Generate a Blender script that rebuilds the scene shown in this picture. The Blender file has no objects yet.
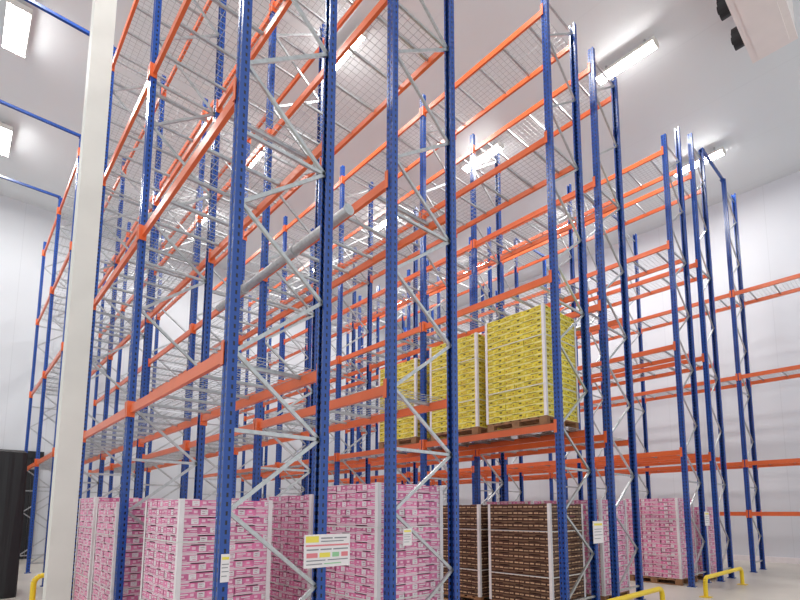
import bpy, math, random
from mathutils import Vector, Matrix
random.seed(4)
scene = bpy.context.scene
COL = scene.collection
scene.view_settings.view_transform = 'Standard'

# ------------------------------------------------------------------ materials
def mat(name, color, rough=0.5, metal=0.0, emis=None, estr=0.0, noise=0.0, nscale=6.0, bump=0.0, vary=0.0):
    m = bpy.data.materials.new(name); m.use_nodes = True
    nt = m.node_tree; b = nt.nodes['Principled BSDF']
    b.inputs['Base Color'].default_value = (*color, 1)
    b.inputs['Roughness'].default_value = rough
    b.inputs['Metallic'].default_value = metal
    if emis:
        b.inputs['Emission Color'].default_value = (*emis, 1)
        b.inputs['Emission Strength'].default_value = estr
    if noise > 0 or bump > 0:
        tc = nt.nodes.new('ShaderNodeTexCoord'); n = nt.nodes.new('ShaderNodeTexNoise')
        n.inputs['Scale'].default_value = nscale; n.inputs['Detail'].default_value = 5
        nt.links.new(tc.outputs['Object'], n.inputs['Vector'])
        r = nt.nodes.new('ShaderNodeValToRGB')
        r.color_ramp.elements[0].position = 0.3; r.color_ramp.elements[1].position = 0.7
        r.color_ramp.elements[0].color = (*[c*(1-noise) for c in color], 1)
        r.color_ramp.elements[1].color = (*[min(1, c*(1+noise*0.5)) for c in color], 1)
        nt.links.new(n.outputs['Fac'], r.inputs['Fac'])
        out = r.outputs['Color']
        if vary > 0:
            oi = nt.nodes.new('ShaderNodeObjectInfo'); hs = nt.nodes.new('ShaderNodeHueSaturation')
            mr = nt.nodes.new('ShaderNodeMapRange')
            mr.inputs['To Min'].default_value = 1-vary; mr.inputs['To Max'].default_value = 1+vary*.6
            nt.links.new(oi.outputs['Random'], mr.inputs['Value'])
            nt.links.new(mr.outputs['Result'], hs.inputs['Value'])
            nt.links.new(out, hs.inputs['Color']); out = hs.outputs['Color']
        nt.links.new(out, b.inputs['Base Color'])
        if bump > 0:
            bp = nt.nodes.new('ShaderNodeBump'); bp.inputs['Strength'].default_value = bump
            nt.links.new(n.outputs['Fac'], bp.inputs['Height'])
            nt.links.new(bp.outputs['Normal'], b.inputs['Normal'])
    return m

BLUE=(0.016, 0.070, 0.32)
def upright_mat():
    m = bpy.data.materials.new('blue_punched_steel'); m.use_nodes = True
    nt = m.node_tree; b = nt.nodes['Principled BSDF']; L = nt.links.new
    tc = nt.nodes.new('ShaderNodeTexCoord'); s = nt.nodes.new('ShaderNodeSeparateXYZ')
    L(tc.outputs['Object'], s.inputs[0])
    def mt(op, a, bb=None):
        n = nt.nodes.new('ShaderNodeMath'); n.operation = op
        for i, v in enumerate((a, bb)):
            if v is None: continue
            if isinstance(v, (int, float)): n.inputs[i].default_value = v
            else: L(v, n.inputs[i])
        return n.outputs[0]
    z = mt('FRACT', mt('DIVIDE', s.outputs['Z'], 0.075))
    mz = mt('LESS_THAN', z, 0.48)
    cy = mt('LESS_THAN', mt('ABSOLUTE', mt('SUBTRACT', mt('ABSOLUTE', s.outputs['Y']), 0.029)), 0.009)
    cx = mt('LESS_THAN', mt('ABSOLUTE', s.outputs['X']), 0.009)
    mk = mt('MULTIPLY', mz, mt('MAXIMUM', cy, cx))
    mix = nt.nodes.new('ShaderNodeMix'); mix.data_type = 'RGBA'
    L(mk, mix.inputs['Factor'])
    mix.inputs[6].default_value = (*BLUE, 1)
    mix.inputs[7].default_value = (0.002, 0.006, 0.03, 1)
    L(mix.outputs[2], b.inputs['Base Color'])
    b.inputs['Roughness'].default_value = 0.25
    return m

M_BLUE = upright_mat()
M_BLUEP = mat('blue_paint', BLUE, 0.25, noise=0.1)
M_ORANGE = mat('orange_paint', (0.76, 0.145, 0.042), 0.3, noise=0.08, nscale=3)
M_GALV = mat('galvanised_steel', (0.50, 0.52, 0.53), 0.33, 0.7, noise=0.18, nscale=20)
M_WIRE = mat('galvanised_wire', (0.40, 0.41, 0.42), 0.4, 0.4)
M_WOOD = mat('pallet_wood', (0.34, 0.17, 0.08), 0.8, noise=0.35, nscale=9, bump=0.1)
M_WHITE = mat('white_card', (0.84, 0.79, 0.80), 0.6, noise=0.06)
M_DARK = mat('dark_opening', (0.12, 0.08, 0.02), 0.8)
M_PINK = mat('pink_printed_card', (0.76, 0.20, 0.40), 0.5, noise=0.25, nscale=14, vary=.16)
M_PINKL = mat('pale_pink_print', (0.88, 0.60, 0.70), 0.5)
M_PINKB = mat('pink_crate_rim', (0.86, 0.66, 0.73), 0.6)
M_PINKD = mat('deep_magenta_print', (0.45, 0.06, 0.20), 0.6)
M_YEL = mat('yellow_printed_card', (0.78, 0.63, 0.045), 0.5, noise=0.25, nscale=14, vary=.12)
M_YELB = mat('pale_yellow_rim', (0.84, 0.78, 0.32), 0.6)
M_RED = mat('dark_red_print', (0.40, 0.20, 0.03), 0.5)
M_BRN = mat('brown_printed_card', (0.085, 0.032, 0.019), 0.5, noise=0.25, nscale=14, vary=.2)
M_BRNB = mat('brown_crate_rim', (0.22, 0.12, 0.065), 0.6)
M_CREAM = mat('cream_print', (0.70, 0.46, 0.27), 0.5)
M_STRAP = mat('strap_plastic', (0.75, 0.75, 0.72), 0.4)
M_GUARD = mat('yellow_guard_paint', (0.85, 0.60, 0.02), 0.35, noise=0.08)
M_BLACK = mat('black_plastic', (0.010, 0.010, 0.012), 0.6)
M_COOL = mat('cooler_casing', (0.84, 0.76, 0.73), 0.45, noise=0.04, nscale=2)
M_COLUMN = mat('column_paint', (0.74, 0.72, 0.67), 0.6, noise=0.05, nscale=2)
M_TUBE = mat('light_diffuser', (1, 1, 1), 0.5, emis=(1.0, 0.98, 0.97), estr=45)
M_SIGNY = mat('sign_yellow', (0.85, 0.72, 0.1), 0.5)
M_SIGNP = mat('sign_pink', (0.75, 0.22, 0.25), 0.5)
M_SIGNG = mat('sign_green', (0.30, 0.58, 0.32), 0.5)
M_SIGNK = mat('sign_grey', (0.25, 0.25, 0.27), 0.5)

def panel_mat(name, color, axis, step, rough=0.6, dark=0.9):
    m = bpy.data.materials.new(name); m.use_nodes = True
    nt = m.node_tree; b = nt.nodes['Principled BSDF']; L = nt.links.new
    tc = nt.nodes.new('ShaderNodeTexCoord'); s = nt.nodes.new('ShaderNodeSeparateXYZ')
    L(tc.outputs['Object'], s.inputs[0])
    d = nt.nodes.new('ShaderNodeMath'); d.operation = 'DIVIDE'; d.inputs[1].default_value = step
    L(s.outputs[axis], d.inputs[0])
    f = nt.nodes.new('ShaderNodeMath'); f.operation = 'FRACT'; L(d.outputs[0], f.inputs[0])
    l = nt.nodes.new('ShaderNodeMath'); l.operation = 'LESS_THAN'; l.inputs[1].default_value = 0.018
    L(f.outputs[0], l.inputs[0])
    n = nt.nodes.new('ShaderNodeTexNoise'); n.inputs['Scale'].default_value = 0.4
    L(tc.outputs['Object'], n.inputs['Vector'])
    r = nt.nodes.new('ShaderNodeValToRGB')
    r.color_ramp.elements[0].color = (*[c*0.95 for c in color], 1)
    r.color_ramp.elements[1].color = (*color, 1)
    L(n.outputs['Fac'], r.inputs['Fac'])
    mix = nt.nodes.new('ShaderNodeMix'); mix.data_type = 'RGBA'
    L(l.outputs[0], mix.inputs['Factor']); L(r.outputs['Color'], mix.inputs[6])
    mix.inputs[7].default_value = (*[c*dark for c in color], 1)
    L(mix.outputs[2], b.inputs['Base Color']); b.inputs['Roughness'].default_value = rough
    return m
M_WALL = panel_mat('wall_panels', (0.66, 0.67, 0.71), 'Y', 1.15)
M_WALL2 = panel_mat('wall_panels_b', (0.65, 0.67, 0.70), 'X', 1.15)
M_CEIL = panel_mat('ceiling_panels', (0.74, 0.77, 0.78), 'X', 2.4, dark=0.95)
M_FLOOR = mat('polished_concrete', (0.56, 0.52, 0.46), 0.35, noise=0.12, nscale=0.8)

# ------------------------------------------------------------------ mesh helpers
class MB:
    def __init__(s): s.v=[]; s.f=[]; s.m=[]; s.mats=[]
    def mi(s, m):
        if m not in s.mats: s.mats.append(m)
        return s.mats.index(m)
    def box(s, x0,x1,y0,y1,z0,z1,m):
        i=len(s.v)
        s.v += [(x0,y0,z0),(x1,y0,z0),(x1,y1,z0),(x0,y1,z0),(x0,y0,z1),(x1,y0,z1),(x1,y1,z1),(x0,y1,z1)]
        for f in ((0,3,2,1),(4,5,6,7),(0,1,5,4),(1,2,6,5),(2,3,7,6),(3,0,4,7)):
            s.f.append(tuple(i+k for k in f)); s.m.append(s.mi(m))
    def bar(s, a, b, w, h, m, up=Vector((0,1,0))):
        a=Vector(a); b=Vector(b); d=(b-a).normalized()
        u=d.cross(up)
        if u.length<1e-4: u=d.cross(Vector((1,0,0)))
        u.normalize(); n=u.cross(d).normalized()
        i=len(s.v)
        for p in (a,b):
            for su,sn in ((-1,-1),(1,-1),(1,1),(-1,1)):
                s.v.append(tuple(p+u*su*w/2+n*sn*h/2))
        for f in ((0,3,2,1),(4,5,6,7),(0,1,5,4),(1,2,6,5),(2,3,7,6),(3,0,4,7)):
            s.f.append(tuple(i+k for k in f)); s.m.append(s.mi(m))
    def poly_extrude(s, pts, z0, z1, m):
        i=len(s.v); n=len(pts)
        s.v += [(x,y,z0) for x,y in pts]+[(x,y,z1) for x,y in pts]
        for k in range(n):
            j=(k+1)%n; s.f.append((i+k,i+j,i+n+j,i+n+k)); s.m.append(s.mi(m))
        s.f.append(tuple(i+k for k in reversed(range(n)))); s.m.append(s.mi(m))
        s.f.append(tuple(i+n+k for k in range(n))); s.m.append(s.mi(m))
    def cyl(s, a, b, r, m, n=14):
        a=Vector(a); b=Vector(b); d=(b-a).normalized()
        u=d.orthogonal().normalized(); w=d.cross(u)
        i=len(s.v)
        for p in (a,b):
            for k in range(n):
                t=2*math.pi*k/n; s.v.append(tuple(p+u*r*math.cos(t)+w*r*math.sin(t)))
        for k in range(n):
            j=(k+1)%n; s.f.append((i+k,i+j,i+n+j,i+n+k)); s.m.append(s.mi(m))
        s.f.append(tuple(i+k for k in reversed(range(n)))); s.m.append(s.mi(m))
        s.f.append(tuple(i+n+k for k in range(n))); s.m.append(s.mi(m))
    def mesh(s, name):
        me=bpy.data.meshes.new(name); me.from_pydata(s.v,[],s.f)
        for m in s.mats: me.materials.append(m)
        me.polygons.foreach_set('material_index', s.m); me.update()
        return me

def obj(name, data, loc=(0,0,0), parent=None, rz=0.0, label=None, category=None, group=None, kind=None):
    o=bpy.data.objects.new(name, data); COL.objects.link(o)
    o.location=loc; o.rotation_euler=(0,0,rz)
    if parent: o.parent=parent
    if label: o['label']=label
    if category: o['category']=category
    if group: o['group']=group
    if kind: o['kind']=kind
    return o

# ------------------------------------------------------------------ room
X1, Y1, H = 19.6, 22.0, 12.8
def slab(name, b, m):
    mb=MB(); mb.box(*b, m); obj(name, mb.mesh(name), kind='structure')
slab('floor', (-6,X1+0.2,-4,Y1+0.2,-0.2,0), M_FLOOR)
slab('ceiling', (-6,X1+0.2,-1.5,Y1+0.2,H,H+0.2), M_CEIL)
slab('wall_right', (X1,X1+0.2,-4,Y1,0,H), M_WALL)
slab('wall_far', (-6,X1,Y1,Y1+0.2,0,H), M_WALL2)
slab('baseboard_right', (X1-0.06,X1,-4,Y1,0,0.18), M_WHITE)

# dark strip curtain doorway in the far wall
mb=MB()
mb.box(-0.6,2.3,Y1-0.12,Y1,3.5,3.75,M_BLACK)
for k in range(14):
    x=-0.6+k*0.2
    mb.box(x,x+0.19,Y1-0.10-(k%2)*0.03,Y1-0.06-(k%2)*0.03,0.02,3.55,M_BLACK)
obj('door_1', mb.mesh('door_1'), kind='structure')

# white building column
mb=MB(); mb.box(-0.125,0.125,-0.125,0.125,0,H,M_COLUMN)
mb.box(-0.2,0.2,-0.2,0.2,0,0.04,M_COLUMN); mb.box(-0.13,0.13,-0.13,0.13,0,0.5,M_COLUMN)
mb.box(-0.2,0.2,-0.2,0.2,H-0.04,H,M_COLUMN)
obj('building_column', mb.mesh('column'), (1.03,7.5,0), label='tall white painted square column beside the blue and orange racking', category='column')

# ------------------------------------------------------------------ rack parts
_up={}
def upright_mesh(T):
    if T not in _up:
        mb=MB()
        P=[(.036,-.026),(.036,-.055),(-.045,-.055),(-.045,-.02),(-.038,-.014),(-.038,.014),(-.045,.02),(-.045,.055),(.036,.055),(.036,.026),
           (.030,.026),(.030,.049),(-.033,.049),(-.033,-.049),(.030,-.049),(.030,-.026)]
        mb.poly_extrude(P,0.010,T,M_BLUE)
        mb.box(-.075,.07,-.08,.08,0,.012,M_BLUEP)
        for y in (-.068,.068): mb.cyl((0,y,.010),(0,y,.035),.012,M_GALV,8)
        _up[T]=mb.mesh('upright')
    return _up[T]
_br={}
def brace_mesh(D,T):
    k=(round(D,2),T)
    if k not in _br:
        mb=MB(); a=.03; b=D-.03; z=0.25; side=0; n=0
        mb.bar((a,0,z),(b,0,z),.034,.028,M_GALV)
        step=.68
        while z+step<T-.1:
            p=(a,0,z) if side==0 else (b,0,z); q=(b,0,z+step) if side==0 else (a,0,z+step)
            mb.bar(p,q,.034,.028,M_GALV)
            for e in (p,q): mb.cyl((e[0],-.03,e[2]),(e[0],.03,e[2]),.012,M_GALV,6)
            z+=step; side=1-side; n+=1
            if n in (3,7,11): mb.bar((a,0,z),(b,0,z),.034,.028,M_GALV)
        mb.bar((a,0,z),(b,0,z),.034,.028,M_GALV)
        _br[k]=mb.mesh('bracing')
    return _br[k]
_bm={}
def beam_mesh(Ln):
    k=round(Ln,3)
    if k not in _bm:
        mb=MB(); h=.11
        mb.box(-.022,.022,.06,Ln-.06,-h,-.02,M_ORANGE)
        mb.box(-.022,.010,.06,Ln-.06,-.02,0,M_ORANGE)
        for y0,y1 in ((.056,.064),(Ln-.064,Ln-.056)):
            mb.box(-.035,.035,y0,y1,-h-.05,.05,M_ORANGE)
        mb.box(-.062,-.054,.012,.060,-h-.05,.05,M_ORANGE); mb.box(-.062,-.03,.056,.064,-h-.05,.05,M_ORANGE)
        mb.box(-.062,-.054,Ln-.060,Ln-.012,-h-.05,.05,M_ORANGE); mb.box(-.062,-.03,Ln-.064,Ln-.056,-h-.05,.05,M_ORANGE)
        _bm[k]=mb.mesh('beam')
    return _bm[k]
_dk={}
def deck_mesh(D,Ln):
    k=(round(D,2),round(Ln,3))
    if k not in _dk:
        mb=MB(); z=-.012; a=.02; b=D-.02
        n=int((Ln-.18)/.09)
        for i in range(n+1):
            yy=.09+(Ln-.18)*i/n
            mb.box(a,b,yy-.0022,yy+.0022,z,z+.005,M_WIRE)
        m=int((b-a)/.09)
        for i in range(m+1):
            xx=a+(b-a)*i/m
            mb.box(xx-.0022,xx+.0022,.09,Ln-.09,z+.004,z+.009,M_WIRE)
        for i in range(5):
            yy=.09+(Ln-.18)*(i+.5)/5
            mb.box(a,b,yy-.016,yy+.016,z-.032,z+.001,M_GALV)
        _dk[k]=mb.mesh('deck')
    return _dk[k]

def rack(xf,xb,y0,Tf,Tb,nb,levels,label,before=0,PITCH=3.05):
    D=xb-xf
    root=obj('pallet_rack',None,(xf,y0,0),label=label,category='pallet rack',group='rows of pallet racking')
    for i in range(-before,nb+1):
        fr=obj('upright_frame',brace_mesh(D,min(Tf,Tb)),(0,i*PITCH,0),root)
        obj('upright',upright_mesh(Tf),(0,0,0),fr)
        obj('upright',upright_mesh(Tb),(D,0,0),fr,rz=math.pi)
    for i in range(-before,nb):
        for z in levels:
            obj('beam',beam_mesh(PITCH),(0,i*PITCH,z),root)
            obj('beam',beam_mesh(PITCH),(D,(i+1)*PITCH,z),root,rz=math.pi)
            if z>2: obj('wire_deck',deck_mesh(D,PITCH),(0,i*PITCH,z),root)
    return root
LV=[3.0,5.45,7.9,10.3]
RA=rack(1.64,2.55,4.05,10.65,10.65,5,LV,'tall blue and orange pallet rack with pink crates below',PITCH=3.2)
rack(3.42,4.40,4.05,10.65,10.65,5,LV,'blue and orange pallet rack with strapped pink crate stacks',PITCH=3.2)
RC=rack(6.86,7.80,4.05,10.65,10.65,5,LV,'pallet rack holding yellow crates above dark brown crates')
rack(8.52,9.48,4.05,10.65,10.65,5,LV,'pallet rack beside an aisle with pink crates below')
rack(11.90,12.87,3.95,10.65,11.4,5,LV,'blue and orange pallet rack with yellow guard at end')
rack(13.35,14.2,3.8,11.4,11.4,5,LV,'mostly empty blue and orange pallet rack, tied across aisle')
rack(16.0,17.0,3.75,11.4,11.4,5,[1.62]+LV[:3],'empty blue and orange pallet rack by the white wall',before=1)

# cross-aisle ties on top of frames
def tie(xa,xb,y,z):
    mb=MB(); mb.box(xa,xb,-.03,.03,0,.06,M_BLUEP)
    for x in (xa,xb): mb.box(x-.06,x+.06,-.06,.06,-.010,0.002,M_BLUEP)
    obj('cross_aisle_tie',mb.mesh('tie'),(0,y,z),label='blue steel tie beam spanning the aisle across rack tops',category='tie beam',group='blue ties across the aisles')
for i in range(1,5): tie(-0.8,1.64,4.05+i*3.2,10.66)
for i in range(0,3): tie(14.2,16.0,3.78+i*3.05,11.41)

# sprinkler pipes clamped to the rack backs, in the flue space
def pipe(x,z,ya,yb,r,reach,pitch,root):
    mb=MB(); mb.cyl((0,ya,0),(0,yb,0),r,M_GALV,18)
    y=ya+1.2
    while y<yb:
        mb.cyl((0,y-.04,0),(0,y+.04,0),r*1.3,M_GALV,14); mb.cyl((0,y,0),(0,y,.14),.018,M_GALV,8); y+=1.5
    mb.cyl((0,ya-.03,0),(0,ya,0),r*1.15,M_GALV,16)
    k=0
    while k*pitch<yb:
        yy=k*pitch
        if yy>ya: mb.box(-reach,0.02,yy-.015,yy+.015,-r-.03,-r+.01,M_GALV)
        k+=1
    obj('sprinkler_pipe',mb.mesh('pipe'),(x,0,z),root,label='galvanised sprinkler pipe clamped behind the rack')
pipe(2.985-1.64,4.95,.25,3.9,.055,.40,3.2,RA)
pipe(8.16-6.86,4.95,.25,15.1,.04,.32,3.05,RC)

# ------------------------------------------------------------------ pallet loads
CHS={'pink':.094,'yellow':.103,'brown':.100}
def crate_mesh(kind, lx, ly):
    h=CHS[kind]
    body,rim={'pink':(M_PINK,M_PINKB),'yellow':(M_YEL,M_YELB),'brown':(M_BRN,M_BRNB)}[kind]
    mb=MB(); x=lx/2; y=ly/2; g=.0025; t=.006
    mb.box(-x+g,x-g,-y+g,y-g,0,.012,rim)
    for a in ((-x+g,x-g,-y+g,-y+g+t),(-x+g,x-g,y-g-t,y-g),(-x+g,-x+g+t,-y+g,y-g),(x-g-t,x-g,-y+g,y-g)):
        mb.box(*a,.011,h-.012,body)
    mb.box(-x+g+.010,x-g-.010,-y+g+.010,y-g-.010,.009,h*.82,rim)
    for sx in (-1,1):
        for sy in (-1,1):
            xa=sx*(x-g); ya=sy*(y-g); cx=x*.62; cy=y*.62
            mb.box(min(xa,xa-sx*cx),max(xa,xa-sx*cx),min(ya,ya-sy*t),max(ya,ya-sy*t),h-.013,h-.002,rim)
            mb.box(min(xa,xa-sx*t),max(xa,xa-sx*t),min(ya,ya-sy*cy),max(ya,ya-sy*cy),h-.013,h-.002,rim)
    e=.0012
    def face(axis,s,u0,u1,z0,z1,m):
        if axis=='x':
            a=s*(x-g); mb.box(min(a,a+s*e),max(a,a+s*e),u0,u1,z0*h,z1*h,m)
        else:
            a=s*(y-g); mb.box(u0,u1,min(a,a+s*e),max(a,a+s*e),z0*h,z1*h,m)
    R=random.Random(11)
    for axis,half in (('x',y),('y',x)):
        n=2 if half<.25 else 3
        cells=[(-half+2*half*k/n,-half+2*half*(k+1)/n) for k in range(n)]
        for s in (-1,1):
            for ci,(c0,c1) in enumerate(cells):
                w=c1-c0; U=lambda t:c0+w*t
                alt=(ci+(s>0))%2
                if kind=='pink':
                    if alt:
                        face(axis,s,U(.05),U(.42),.22,.80,M_WHITE)
                        face(axis,s,U(.12),U(.34),.58,.68,M_PINKD)
                        face(axis,s,U(.12),U(.28),.34,.42,M_PINK)
                        face(axis,s,U(.55),U(.92),.20,.28,M_PINKL)
                        face(axis,s,U(.66),U(.84),.46,.70,M_PINKL)
                    else:
                        face(axis,s,U(.10),U(.60),.60,.72,M_WHITE)
                        face(axis,s,U(.10),U(.44),.40,.48,M_PINKL)
                        face(axis,s,U(.08),U(.94),.17,.25,M_WHITE)
                        face(axis,s,U(.70),U(.88),.42,.72,M_PINKL)
                elif kind=='yellow':
                    if alt:
                        face(axis,s,U(.10),U(.24),.34,.60,M_RED)
                        face(axis,s,U(.32),U(.74),.22,.30,M_RED)
                        face(axis,s,U(.34),U(.62),.62,.70,M_RED)
                        face(axis,s,U(.80),U(.92),.40,.58,M_YELB)
                    else:
                        face(axis,s,U(.38),U(.64),.48,.72,M_DARK)
                        face(axis,s,U(.10),U(.26),.30,.40,M_RED)
                        face(axis,s,U(.70),U(.94),.24,.32,M_RED)
                elif kind=='brown':
                    face(axis,s,U(.04),U(.40),.38,.58,M_CREAM)
                    if alt: face(axis,s,U(.12),U(.30),.44,.52,M_BRN)
                    face(axis,s,U(.58 if alt else .50),U(.94),.38,.58 if alt else .50,M_CREAM)
    return mb.mesh('crate_'+kind)
CR={k:(crate_mesh(k,.40,.60),crate_mesh(k,.60,.40)) for k in CHS}
def pallet_mesh():
    mb=MB()
    for i in range(7):
        y=-.6+i*(1.2-.12)/6; mb.box(-.5,.5,y,y+.12,.121,.143,M_WOOD)
    for x in (-.5,-.05,.4): mb.box(x,x+.1,-.6,.6,.099,.122,M_WOOD)
    for x in (-.5,-.05,.4):
        for y in (-.6,-.07,.46): mb.box(x,x+.1,y,y+.14,.021,.10,M_WOOD)
        mb.box(x,x+.1,-.6,.6,0,.022,M_WOOD)
    return mb.mesh('pallet')
PAL=pallet_mesh()
_ep={}
s=MB()
for a in ((-.515,.515,-.615,-.611),(-.515,.515,.611,.615),(-.515,-.511,-.613,.613),(.511,.515,-.613,.613)): s.box(*a,0,.014,M_STRAP)
STRAP=s.mesh('strap')
def load(xc,yc,z,kind,layers,label,group):
    root=obj('pallet_load',None,(xc,yc,z),label=label,category='stacked crates',group=group)
    obj('pallet',PAL,(0,0,0),root)
    ma,mb_=CR[kind]; z0=.144; CH=CHS[kind]
    for l in range(layers):
        sx=-1 if l%2 else 1
        zz=z0+l*CH
        j=lambda: random.uniform(-.003,.003)
        rr=lambda: random.choice((0,math.pi))
        for yy in (-.4,0,.4): obj('crate',mb_,(sx*-.2+j(),yy+j(),zz),root,rz=rr())
        for yy in (-.3,.3): obj('crate',ma,(sx*.3+j(),yy+j(),zz),root,rz=rr())
    hh=layers*CH
    key=round(hh,3)
    if key not in _ep:
        m=MB(); t=.005; w=.045
        m.box(-t,0,-t,w,0,hh,M_WHITE); m.box(0,w,-t,0,0,hh,M_WHITE)
        _ep[key]=m.mesh('edge_protector')
    for (x,y,r) in ((-.506,-.606,0),(.506,-.606,math.pi/2),(.506,.606,math.pi),(-.506,.606,-math.pi/2)):
        obj('edge_protector',_ep[key],(x,y,z0),root,rz=r)
    for f in (.28,.72): obj('strap',STRAP,(0,0,z0+hh*f),root)
G1='crate stacks on the warehouse floor'; G2='yellow crate stacks on the rack shelf'
PK='stack of pink fruit crates strapped on a wooden pallet'
BR='stack of dark brown fruit crates with cream print on pallet'
YL='stack of yellow fruit crates on a pallet, raised on shelf'
def ys(y0,slot,P=3.05):
    return y0+(slot//2)*P+(.80 if slot%2==0 else P-.83)
load(2.22,5.96,0,'pink',17,PK,G1)
for s_,l in ((2,17),(3,18),(4,17)): load(2.105,ys(4.05,s_,3.2)-(.18 if s_%2 else 0),0,'pink',l,PK,G1)
for s_,l in ((0,19),(1,18),(2,18),(3,17),(5,18)): load(3.91,ys(4.05,s_,3.2)-(.2 if s_%2 else 0),0,'pink',l,PK,G1)
for s_,l in ((0,16),(1,16)): load(7.33,ys(4.05,s_),0,'brown',l,BR,G1)
for s_,l in ((2,17),(3,18)): load(7.33,ys(4.05,s_),0,'pink',l,PK,G1)
for s_,l in ((0,18),(1,17),(2,16)): load(7.33,ys(4.05,s_),3.0,'yellow',l,YL,G2)
for s_,l in ((0,18),(1,18),(3,17)): load(9.0,ys(4.05,s_),0,'pink',l,PK,G1)
for s_,l in ((0,19),(1,18)): load(12.39,ys(3.95,s_),0,'pink',l,PK,G1)
for s_,l in ((0,17),(2,17)): load(13.78,ys(3.8,s_),0,'pink',l,PK,G1)

# tall stack wrapped in black film, softly folded
def wrapped(x,y,w,d,h):
    N=96; rings=[(0,1.0),(.08,1.01),(.5*h,1.0),(.9*h,.99),(h-.04,.975),(h,.90)]
    V=[];F=[]
    for z,sc in rings:
        for k in range(N):
            t=2*math.pi*k/N; c,s_=math.cos(t),math.sin(t)
            p=12; r=(abs(c)**p+abs(s_)**p)**(-1/p)
            f=1+.012*math.sin(17*t+z*.6)+.008*math.sin(31*t-z)
            V.append((c*r*w/2*sc*f,s_*r*d/2*sc*f,z))
    R=len(rings)
    for a in range(R-1):
        for k in range(N):
            j=(k+1)%N; F.append((a*N+k,a*N+j,(a+1)*N+j,(a+1)*N+k))
    F.append(tuple(reversed(range(N)))); F.append(tuple((R-1)*N+k for k in range(N)))
    me=bpy.data.meshes.new('wrapped'); me.from_pydata(V,[],F); me.materials.append(M_BLACK); me.update()
    obj('wrapped_stack',me,(x,y,0),label='tall pallet stack wrapped entirely in black plastic film',category='wrapped stack')
wrapped(.45,12.8,1.2,1.2,2.8)

# ------------------------------------------------------------------ guards
def guard(xa,xb,y,h=.36):
    mb=MB(); r=.04; c=.12
    pts=[(xa,y,0),(xa,y,h-c)]
    for k in range(1,6):
        t=math.pi/2*k/5; pts.append((xa+c-c*math.cos(t),y,h-c+c*math.sin(t)))
    for k in range(0,6):
        t=math.pi/2*(1-k/5); pts.append((xb-c+c*math.cos(t),y,h-c+c*math.sin(t)))
    pts.append((xb,y,0))
    for a,b in zip(pts,pts[1:]): mb.cyl(a,b,r,M_GUARD,12)
    for x in (xa,xb): mb.box(x-.09,x+.09,y-.09,y+.09,0,.012,M_GUARD)
    obj('rack_guard_rail',mb.mesh('guard'),(0,0,0),label='low yellow steel hoop guard in front of rack end',category='guard rail',group='yellow rack end guards')
guard(6.7,8.7,3.35); guard(10.65,13.1,3.3)
guard(1.06,1.45,10.0,.6)

# ------------------------------------------------------------------ signs on racks
def sign(x,y,z,w,h,rows,label):
    mb=MB(); mb.box(-w/2,w/2,-.003,.003,0,h,M_WHITE)
    for (u0,u1,v0,v1,m) in rows: mb.box(-w/2+u0*w,-w/2+u1*w,-.005,-.002,v0*h,v1*h,m)
    obj('load_notice_sign',mb.mesh('sign'),(x,y,z),label=label,category='sign',group='notices on rack frames')
big=[(.03,.30,.76,.95,M_SIGNY),(.35,.60,.86,.90,M_SIGNK),(.64,.92,.86,.90,M_SIGNK),(.35,.85,.77,.80,M_SIGNK),
     (.03,.97,.64,.69,M_SIGNP),(.05,.30,.52,.56,M_SIGNK),(.34,.58,.52,.56,M_SIGNK),(.62,.95,.52,.56,M_SIGNK),
     (.05,.28,.30,.44,M_SIGNP),(.32,.55,.30,.44,M_SIGNY),(.60,.75,.30,.44,M_SIGNG),(.80,.95,.30,.44,M_SIGNP),
     (.05,.45,.20,.23,M_SIGNK),(.50,.95,.20,.23,M_SIGNK),(.05,.38,.09,.12,M_SIGNK),(.42,.80,.09,.12,M_SIGNG)]
small=[(.1,.9,.80,.9,M_SIGNY),(.1,.9,.62,.65,M_SIGNK),(.1,.8,.50,.53,M_SIGNK),(.1,.9,.36,.39,M_SIGNK),(.1,.7,.2,.23,M_SIGNK)]
sign(2.60,3.98,1.10,.50,.30,big,'white rack load notice with yellow, red and green blocks')
sign(7.84,3.98,1.10,.34,.36,small,'white notice plate on blue rack upright')
sign(12.87,3.86,1.30,.30,.32,small,'white notice plate on blue rack upright')
sign(3.6,3.98,1.25,.12,.18,small,'small white label on blue rack upright')
sign(1.64,3.98,1.05,.07,.22,small,'small white label on blue rack upright')

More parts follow.
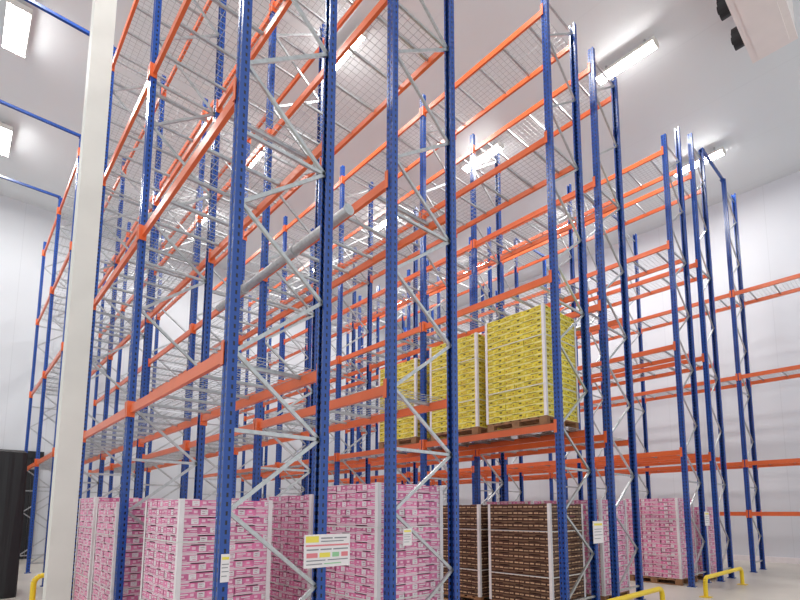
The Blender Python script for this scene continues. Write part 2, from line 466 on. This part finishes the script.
# ------------------------------------------------------------------ ceiling lights
def fitting(w):
    mb=MB(); mb.box(-w-.02,w+.02,-.72,.72,.05,.12,M_COLUMN)
    for y in (-.48,.48): mb.box(-.03,.03,y-.02,y+.02,.12,.3,M_GALV)
    mb.box(-w-.03,w+.03,-.74,-.70,0,.12,M_COLUMN); mb.box(-w-.03,w+.03,.70,.74,0,.12,M_COLUMN)
    a=mb.mesh('housing'); mb=MB(); mb.box(-w,w,-.70,.70,0,.05,M_TUBE); return a,mb.mesh('diffuser')
F1=fitting(.11); F2=fitting(.19)
for X in (0.25,6.05,11.25,16.4):
    for Y in (4.5,9.0,13.6,18.2):
        F=F2 if X<1 else F1
        o=obj('ceiling_light',F[0],(X,Y,H-.30),label='long white linear light fitting hung under ceiling',category='ceiling light',group='rows of linear ceiling lights')
        obj('diffuser',F[1],(0,0,0),o)
        L=bpy.data.lights.new('lamp','AREA'); L.shape='RECTANGLE'; L.size=.2; L.size_y=1.4; L.energy=140; L.color=(1,.995,.97)
        lo=bpy.data.objects.new('lamp',L); COL.objects.link(lo); lo.parent=o; lo.location=(0,0,-.01)

# ------------------------------------------------------------------ ceiling hung air cooler
mb=MB(); mb.box(0,2.4,0,.78,0,.9,M_COOL)
mb.box(-.03,2.43,-.03,.81,-.02,.03,M_COOL)
mb.box(.1,2.3,.1,.68,-.05,-.01,M_COOL)
o=obj('air_cooler',mb.mesh('cooler'),(10.3,1.42,11.9),label='white ceiling-hung air cooler with black fans',category='air cooler')
for x in (.75,1.75):
    m=MB(); m.cyl((0,0,0),(0,.22,0),.22,M_BLACK,24); m.cyl((0,.22,0),(0,.26,0),.08,M_BLACK,12)
    for k in range(6):
        t=k*math.pi/3; m.bar((0,.24,0),(.21*math.cos(t),.22,.21*math.sin(t)),.012,.012,M_BLACK)
    obj('fan',m.mesh('fan'),(x,.78,.24),o)

# ------------------------------------------------------------------ world + camera
w=bpy.data.worlds.new('world'); scene.world=w; w.use_nodes=True
bg=w.node_tree.nodes['Background']; bg.inputs[0].default_value=(0.95,0.98,1.0,1); bg.inputs[1].default_value=1.0
cam=bpy.data.cameras.new('cam'); co=bpy.data.objects.new('camera',cam); COL.objects.link(co)
co.location=(0,0,1.6); co.rotation_euler=(math.radians(96.6),0,math.radians(-43.0))
cam.sensor_width=36; cam.lens=495.6/800*36; cam.shift_x=-0.01875; cam.shift_y=0.194
cam.clip_start=.05; cam.clip_end=100
scene.camera=co
